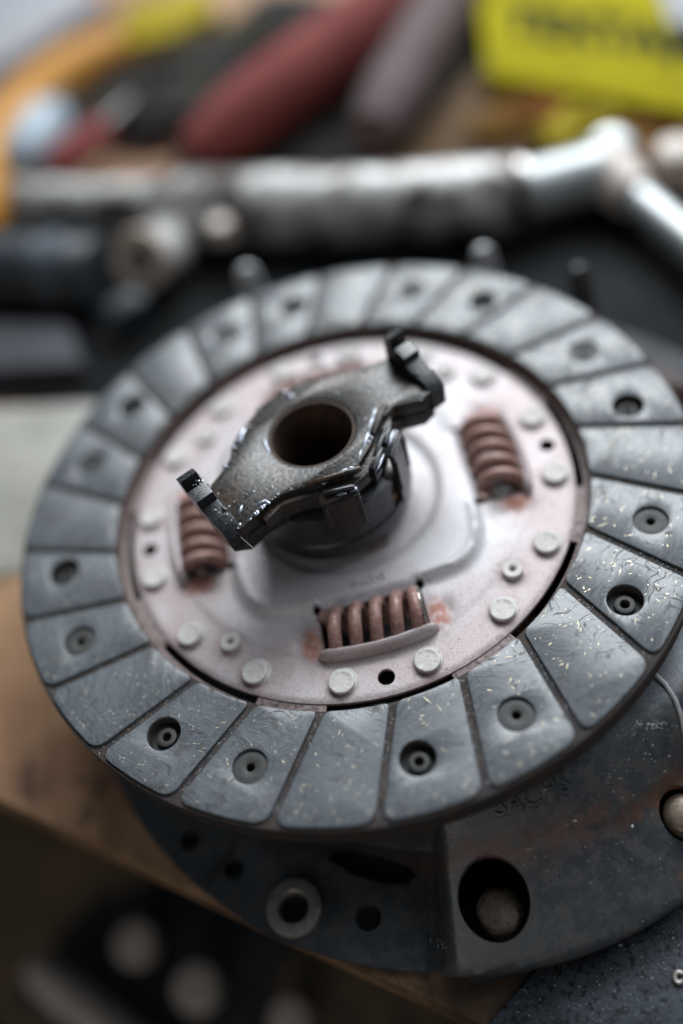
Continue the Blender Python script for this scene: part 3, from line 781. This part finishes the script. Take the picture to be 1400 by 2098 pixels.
# upright straps at the back rim
for (x, y, zt, w) in ((500, 540, 0, 9.5), (985, 500, 0, 9.0), (1182, 540, -4, 8.5)):
    p = at(x, y, zt); H = zt-BZ-2.5
    mb = MB().prism([(-w*.75, 0), (w*.75, 0), (w*.55, H*.6), (w*.42, H-3), (w*.25, H-.7), (0, H), (-w*.25, H-.7), (-w*.42, H-3), (-w*.55, H*.6)], [], 0, 3.0, .8)
    tl = math.radians(14)
    mb.v = [(p[0]-CX+a+.18*b*0, p[1]-CY-c*math.cos(tl)+(b-H)*math.sin(tl), 2.5+b*math.cos(tl)+H*(1-math.cos(tl))+c*math.sin(tl)) for a, b, c in mb.v]
    mb.build('upright_tab', MTAB if x < 1100 else MLUG, cov)
# chips and dust caught on the cover
cd = MB()
def cdust(px, py, s, n=1, sx=0, sy=0, el=.2):
    for _ in range(n):
        p = on_surface(px+random.gauss(0, sx), py+random.gauss(0, sy), cover_w)
        if math.hypot(p[0]-hole_c[0], p[1]-hole_c[1]) < 10.5: continue
        fleck(cd, p[0]-CX, p[1]-CY, p[2]-BZ+.12, s*random.uniform(.4, 1.5), s*random.uniform(.3, .8), random.uniform(0, 6.3))
cdust(1335, 1485, .35, 70, 22, 4); cdust(1290, 1503, .22, 30, 20, 5); cdust(1255, 1595, .22, 34, 26, 14); cdust(1325, 1545, .3, 25, 25, 20)
cdust(1069, 1670, .7); cdust(1295, 1690, .9); cdust(1220, 1760, .22, 120, 110, 70); cdust(1000, 1720, .2, 60, 90, 30); cdust(1178, 1682, .8)
cdust(900, 1930, .4, 20, 14, 14); cdust(1085, 1640, .25, 40, 30, 10)
cd.build('metal_dust', MDUST, cov, kind='stuff')

# ------------------------------------------------------------------ black sheet on the bench, front right
q = [at(1132, 1955, BZ), at(1000, 2103, BZ), at(1100, 2300, BZ), at(1800, 2150, BZ), at(1750, 1650, BZ), at(1200, 1700, BZ)]
sh = polyprism(q, BZ+.05, BZ+2.2, .4).build('steel_sheet', MSHEET)
sh['label'] = 'black speckled steel sheet lying on the bench in front of the cover, lower right'; sh['category'] = 'metal sheet'
sd = MB()
for _ in range(190):
    p = at(random.uniform(1000, 1420), random.uniform(1880, 2120), BZ+2.35)
    if inside(np.array([p[0]]), np.array([p[1]]), [tuple(v[:2]) for v in q])[0]: fleck(sd, p[0], p[1], BZ+2.3, min(.9, .10+random.expovariate(8)), random.uniform(.07, .16), random.uniform(0, 6.3))
sd.build('sheet_grit', MDUST, sh, kind='stuff')
cp = [tuple(at(1392+9*math.cos(a), 2003+11*math.sin(a), BZ+3)) for a in np.linspace(.6, 5.6, 14)]
wr = MB().tube(cp, .55, 8).build('wire_clip', MRING); wr['label'] = 'small grey open wire ring on the black sheet at the right edge'; wr['category'] = 'wire ring'

# ------------------------------------------------------------------ background on the bench
q = [at(-150, 425, BZ), at(300, 415, BZ), at(800, 430, BZ), at(1500, 400, BZ), at(2000, 700, BZ), at(1500, 1400, BZ), at(900, 1200, BZ), at(230, 830, BZ), at(-150, 825, BZ)]
mt = polyprism(q, BZ+.05, BZ+1.2, .3).build('black_sheet', m_simple('black_bench_shade', (.006, .007, .008), (.012, .013, .014), .05, (.7, .9), 0, .3, .3, spec=.12)); mt['label'] = 'flat black sheet on the bench between the disc and the pipe, partly standing in for shade under the pipe'; mt['category'] = 'mat'  # black ground sheet that also stands in for shade under the pipe
def px2(px, py, z): return Vector(at(px, py, z))
PZ = BZ+16
pipe = thing('steel_pipe', 'long dull grey steel pipe with stub and side rod, lying behind the clutch disc', 'pipe', (0, 0, 0))
a = px2(40, 400, PZ+4); b = px2(330, 424, PZ+2); c = px2(700, 424, PZ); d = px2(1060, 400, PZ); e = px2(1235, 350, PZ)
mb = MB().tube([a, a.lerp(b, .5), b, b.lerp(c, .25), c, d], [9, 9.5, 13.5, 16.8, 17, 16.2], 32); mb.build('pipe_tube', MPIPE, pipe)
MB().tube([d, d.lerp(e, .06), d.lerp(e, .12)], [16.2, 16.6, 16.2], 32).build('pipe_collar', MCHROME, pipe)
MB().tube([d.lerp(e, .12), e], [12.5, 12], 28).build('pipe_neck', MBRIGHT, pipe)
f = px2(1262, 318, PZ+6)
MB().tube([px2(1240, 345, PZ-8), px2(1250, 320, PZ+2), px2(1256, 305, PZ+8), px2(1258, 296, PZ+11)], [11, 12, 10, 5], 24).build('end_boss', MBRIGHT, pipe)
MB().tube([px2(1240, 345, PZ), px2(1300, 402, PZ-2)], [12.5, 9.5], 24).build('side_socket', MCREAM, pipe)
MB().tube([px2(1300, 400, PZ-2), px2(1420, 500, PZ-2), px2(1600, 650, PZ-2)], [7.2, 7.0, 7.0], 24).build('side_rod', MBRIGHT, pipe)
# stub facing the camera
s_out = px2(287, 532, BZ+24); s_in = s_out-Vector((-.42, -.78, .46)).normalized()*30
ax = (s_out-s_in).normalized(); M = ax.to_track_quat('Z', 'Y').to_matrix(); L = (s_out-s_in).length
MB().lathe([(13, 0), (13.4, L-2), (12.6, L), (7.0, L), (6.0, L-1.5), (6.0, L-20), (0, L-20)], 36, tuple(s_in), M).build('stub_tube', MPIPE, pipe)
MB().lathe([(13.6, L-1.5), (13.2, L+.6), (7.2, L+.6), (6.4, L-1)], 36, tuple(s_in), M).build('lit_stub_rim', m_simple('lit_stub_brown', (.42, .34, .29), (.52, .43, .37), .1, (.6, .8), 0, .3, .2), pipe)  # separate paler rim so the shaded stub face reads as lit
MB().box(tuple(px2(265, 640, BZ+10)), (18, 12, 17), Matrix.Rotation(R(20), 3, 'Z'), 2).build('pipe_bracket', MDARK, pipe)
k = px2(452, 462, PZ+7)
MB().lathe([(5, -6), (5, 1.5), (4.2, 2.4), (0, 2.6)], 20, tuple(k)).build('pipe_glint', MCREAM, pipe)  # cream disc stands in for a highlight on the pipe

sa = thing('rubber_boot', 'dark blue-black rubber sleeve lying left of the pipe stub', 'rubber sleeve')
a, b = px2(-120, 545, BZ+17), px2(205, 560, BZ+17)
rad = []; path = []
for i in range(30):
    path.append(a.lerp(b, i/29)); rad.append(16.5 if i < 20 else (15 if i % 2 else 17))
MB().tube(path, rad, 28).build('sleeve_body', MDARK, sa)
MB().tube([px2(118, 553, BZ+17), px2(150, 556, BZ+17)], [17.6, 17.6], 28).build('sleeve_band', m_simple('slate_band', (.05, .065, .085), (.08, .10, .125), .1), sa)
blk = polyprism([px2(-60, 655, BZ+10), px2(140, 660, BZ+10), px2(165, 745, BZ+10), px2(-60, 760, BZ+10)], BZ+1.3, BZ+10, 2).build('grey_block', m_simple('dull_block_metal', (.045, .046, .052), (.065, .066, .074), .05, (.6, .75), 0, .3, .3, spec=.15))
blk['label'] = 'small dull grey metal block at the left edge, below the black sleeve'; blk['category'] = 'metal block'

bc = polyprism([at(350, 352, BZ), at(900, 338, BZ), at(1010, 120, BZ), at(985, -80, BZ), at(800, -80, BZ), at(420, 215, BZ)], BZ+.05, BZ+1.6, .4).build('grip_shade_sheet', MCLOTH); bc['label'] = 'flat black sheet added as shade under the red grip behind the pipe'; bc['category'] = 'shade sheet'  # black sheet stands in for shade in the gaps around the grip
kb = polyprism([at(790, 352, BZ), at(1120, 322, BZ), at(1110, 150, BZ), at(1005, 118, BZ)], BZ+1.7, BZ+3.2, .4).build('bench_shade_sheet', m_simple('bench_shade_brown', (.075, .046, .024), (.105, .066, .036), .04, (.7, .85), 0, .2, .2, spec=.1)); kb['label'] = 'dark brown sheet added as bench shade between the grey tool body and the yellow box'; kb['category'] = 'card'  # dark sheet added where the bench wood lies in shade
# red handled tool
tool = thing('hand_tool', 'tool with a thick dusty red rubber grip leaning behind the pipe', 'hand tool')
def cap_path(a, b, n=10): return [a.lerp(b, i/(n-1)) for i in range(n)]
a, b = px2(392, 312, BZ+20), px2(890, -40, BZ+20)
rr = [9, 15, 18, 19, 19.5, 20, 20.5, 21, 21, 21]
MB().tube(cap_path(a, b), rr, 28).build('red_grip', MRED, tool)
a, b = px2(765, 275, BZ+17), px2(950, -60, BZ+17)
MB().tube(cap_path(a, b), [12, 16, 17, 17, 17, 17, 17, 17, 17, 17], 28).build('tool_body', MPINKGREY, tool)
t2 = thing('red_handle', 'short dull red plier handle poking out above the left end of the pipe', 'handle')
MB().tube(cap_path(px2(110, 345, BZ+22), px2(215, 262, BZ+16)), [7, 9, 9.5, 9.5, 9.5, 9, 9, 8.5, 8, 6], 20).build('handle_grip', MRED, t2)
MB().tube([px2(215, 262, BZ+16), px2(330, 150, BZ+12)], [5, 4], 14).build('handle_shank', MBLACK, t2)

# yellow box with black lettering
yb = thing('yellow_box', 'bright yellow cardboard box with black slanted lettering, at the top right', 'box')
ZB = BZ+15
c0 = px2(997, 152, ZB); c1 = px2(1470, 238, ZB); c3 = px2(972, -90, ZB)
ux = c1-c0; wid = ux.length; ux.normalize(); uy = c3-c0; dep = uy.length; uy.normalize()
c2 = c1+uy*dep
MB().prism([c0[:2], c1[:2], c2[:2], c3[:2]], [], BZ+.1, ZB, .8).build('box_carton', MYELLOW, yb)
tmb = text_mb('TEXTAR', 1.0, .006, None, .045)
V_ = np.array(tmb.v); x0_, x1_ = V_[:, 0].min(), V_[:, 0].max(); ch_ = V_[:, 1].max()
q0 = px2(1034, 66, ZB); wx = (px2(1440, 142, ZB)-q0).length; hy = (px2(1150, 20, ZB)-px2(1150, 92, ZB)).length
tmb.v = []
for vx, vy, vz in V_:
    p = q0+ux*((vx-x0_)/(x1_-x0_)*wx+vy/ch_*hy*.12)+uy*(vy/ch_*hy); tmb.v.append((p.x, p.y, ZB+.25+vz*20))
tmb.build('box_lettering', MINK, yb)
p = px2(1412, -4, ZB)
M_ = Matrix((ux, uy, Vector((0, 0, 1)))).transposed()
MB().box((p.x, p.y, ZB+.5), (30, 60, .8), M_).build('white_sticker', MGREY, yb)
op = thing('orange_packet', 'crumpled rust-orange and olive packet under the yellow box', 'packet')
def lump(mb, c, d, n=14, m=9, amp=.18, seed=0):
    r_ = np.random.default_rng(seed); ph = r_.uniform(0, 6.3, 12); vs = []; fs = []
    for i in range(m+1):
        la = math.pi*i/m-math.pi/2
        for j in range(n):
            lo = 2*math.pi*j/n; w = 1+amp*(math.sin(3*lo+ph[0]+2*la)+.7*math.sin(5*lo+ph[1]-3*la)+.5*math.sin(7*la+ph[2]+lo))
            vs.append((c[0]+d[0]*w*math.cos(la)*math.cos(lo), c[1]+d[1]*w*math.cos(la)*math.sin(lo), max(BZ+.3, c[2]+d[2]*w*math.sin(la))))
    for i in range(m):
        for j in range(n): fs.append((i*n+j, i*n+(j+1) % n, (i+1)*n+(j+1) % n, (i+1)*n+j))
    return mb.add(vs, fs)
lump(MB(), px2(1080, 235, BZ+5), (28, 18, 7), seed=1).build('packet_bag', MRUSTCLOTH, op)
lump(MB(), px2(1190, 255, BZ+5), (26, 14, 7), seed=2).build('packet_label', MYPACK, op)
o2 = lump(MB(), px2(1330, 290, BZ+5), (26, 16, 8), seed=3).build('brown_packet', MRUSTCLOTH); o2['label'] = 'dark rust-brown packet behind the bright pipe end, right edge'; o2['category'] = 'packet'
cc = px2(1385, 335, BZ+10)
o3 = MB().lathe([(0, -9), (9, -9), (10, 0), (9, 8), (6, 10), (0, 10.5)], 24, tuple(cc)).build('cream_cap', MCREAM); o3['label'] = 'small cream plastic cap at the right edge behind the rod'; o3['category'] = 'cap'

# upper left clutter
oh = thing('orange_hose', 'curved bright orange hose at the left edge', 'hose')
MB().tube([px2(-60, 480, BZ+12), px2(-10, 330, BZ+12), px2(30, 260, BZ+13), px2(95, 185, BZ+14), px2(165, 140, BZ+14), px2(240, 95, BZ+13)], [13, 14, 14.5, 15, 15, 12], 24).build('hose_tube', MORANGE, oh)
bt = thing('pale_bottle', 'pale blue-white plastic bottle lying between the orange hose and the pipe', 'bottle')
a, b = px2(40, 345, BZ+15), px2(118, 225, BZ+15)
MB().tube(cap_path(a, b), [8, 12.5, 14, 14.5, 14.5, 14.5, 14.5, 14, 11, 6], 24).build('bottle_body', MPALE, bt)
MB().tube([b, b+(b-a).normalized()*9], [5.5, 5.5], 16).build('bottle_cap', MDARK, bt)
gp = polyprism([px2(-120, 240, BZ), px2(60, 130, BZ), px2(220, 20, BZ), px2(120, -60, BZ), px2(-150, 10, BZ)], BZ+.05, BZ+9, 1).build('grey_wrapper', MGREY)
gp['label'] = 'pale grey paper wrapper in the top left corner behind the orange hose'; gp['category'] = 'wrapper'
yp = polyprism([px2(245, 110, BZ+6), px2(350, 92, BZ+6), px2(450, 35, BZ+6), px2(420, -20, BZ+6), px2(260, 30, BZ+6)], BZ+.05, BZ+12, 2).build('yellow_packet', MYPACK)
yp['label'] = 'mustard yellow packet near the top edge, left of the red grip'; yp['category'] = 'packet'
rg = lump(MB(), px2(340, 190, BZ+6), (52, 46, 13), 40, 22, .10, 5); rg = rg.build('dark_rag', MCLOTH); rg['label'] = 'crumpled oily dark rag between the yellow packet and the red grip'; rg['category'] = 'rag'
pc = polyprism([at(-160, 850, BZ), at(300, 820, BZ), at(230, 960, BZ), at(90, 1170, BZ), at(-160, 1200, BZ)], BZ+.05, BZ+1.0, .2).build('pale_card', m_simple('pale_card', (.23, .225, .20), (.32, .31, .275), .03, (.5, .7), 0, .2, .2))
pc['label'] = 'pale grey-green card on the bench at the left edge beside the disc'; pc['category'] = 'card'
rg2 = lump(MB(), px2(560, 70, BZ+4), (48, 40, 9), 40, 22, .10, 6).build('olive_rag', MCLOTH); rg2['label'] = 'flat dark olive rag behind the red grip, top edge'; rg2['category'] = 'rag'
bp = polyprism([px2(-60, 385, BZ), px2(8, 390, BZ), px2(14, 470, BZ), px2(-60, 500, BZ)], BZ+.05, BZ+8, 1).build('blue_cap', MPALE); bp['label'] = 'small pale blue plastic piece at the left edge below the orange hose'; bp['category'] = 'plastic piece'

# ------------------------------------------------------------------ lower shelf parts (seen past the bench edge)
LZ = -196
def bolt(px, py, r, h, lab):
    p = px2(px, py, LZ+h); t = thing('bolt', lab, 'bolt', (p.x, p.y, LZ-13), 0, 'bolts on the lower shelf')
    hexa = [(r*math.cos(R(60*i+o_)), r*math.sin(R(60*i+o_))) for i in range(6) for o_ in (-14, 14)]
    MB().prism(hexa, [], h+4, h+13, 1.2).build('bolt_head', MCREAM, t)
    MB().lathe([(r*.55, 0), (r*.55, h+4), (0, h+4)], 20).build('bolt_shank', MBLACK, t)
bolt(272, 1930, 9, 8, 'pale blurred bolt head on the dark lower shelf, nearest the bench edge')
bolt(398, 2022, 9.5, 8, 'pale blurred bolt head on the dark lower shelf, right of the steel bar')
bolt(590, 2085, 8, 6, 'dim brownish bolt head at the bottom edge under the bench')
rod = MB().tube(cap_path(px2(70, 1985, LZ), px2(330, 2190, LZ)), [6, 8, 8.5, 8.5, 8.5, 8.5, 8.5, 8.5, 8.5, 8.5], 24).build('steel_bar', MCREAM)
rod['label'] = 'pale grey round steel bar on the dark lower shelf, bottom left corner'; rod['category'] = 'bar'
_c = px2(330, 2000, -210); cb = polyprism([(_c.x+(62+9*math.sin(3*a+1)+6*math.sin(5*a))*math.cos(a), _c.y+(46+8*math.sin(2*a)+5*math.sin(7*a))*math.sin(a)) for a in np.linspace(0, 2*math.pi, 48, endpoint=False)], -209.9, -209, .3).build('black_sheet', MDARK); cb['label'] = 'black mat on the lower shelf under the bolts'; cb['category'] = 'mat'
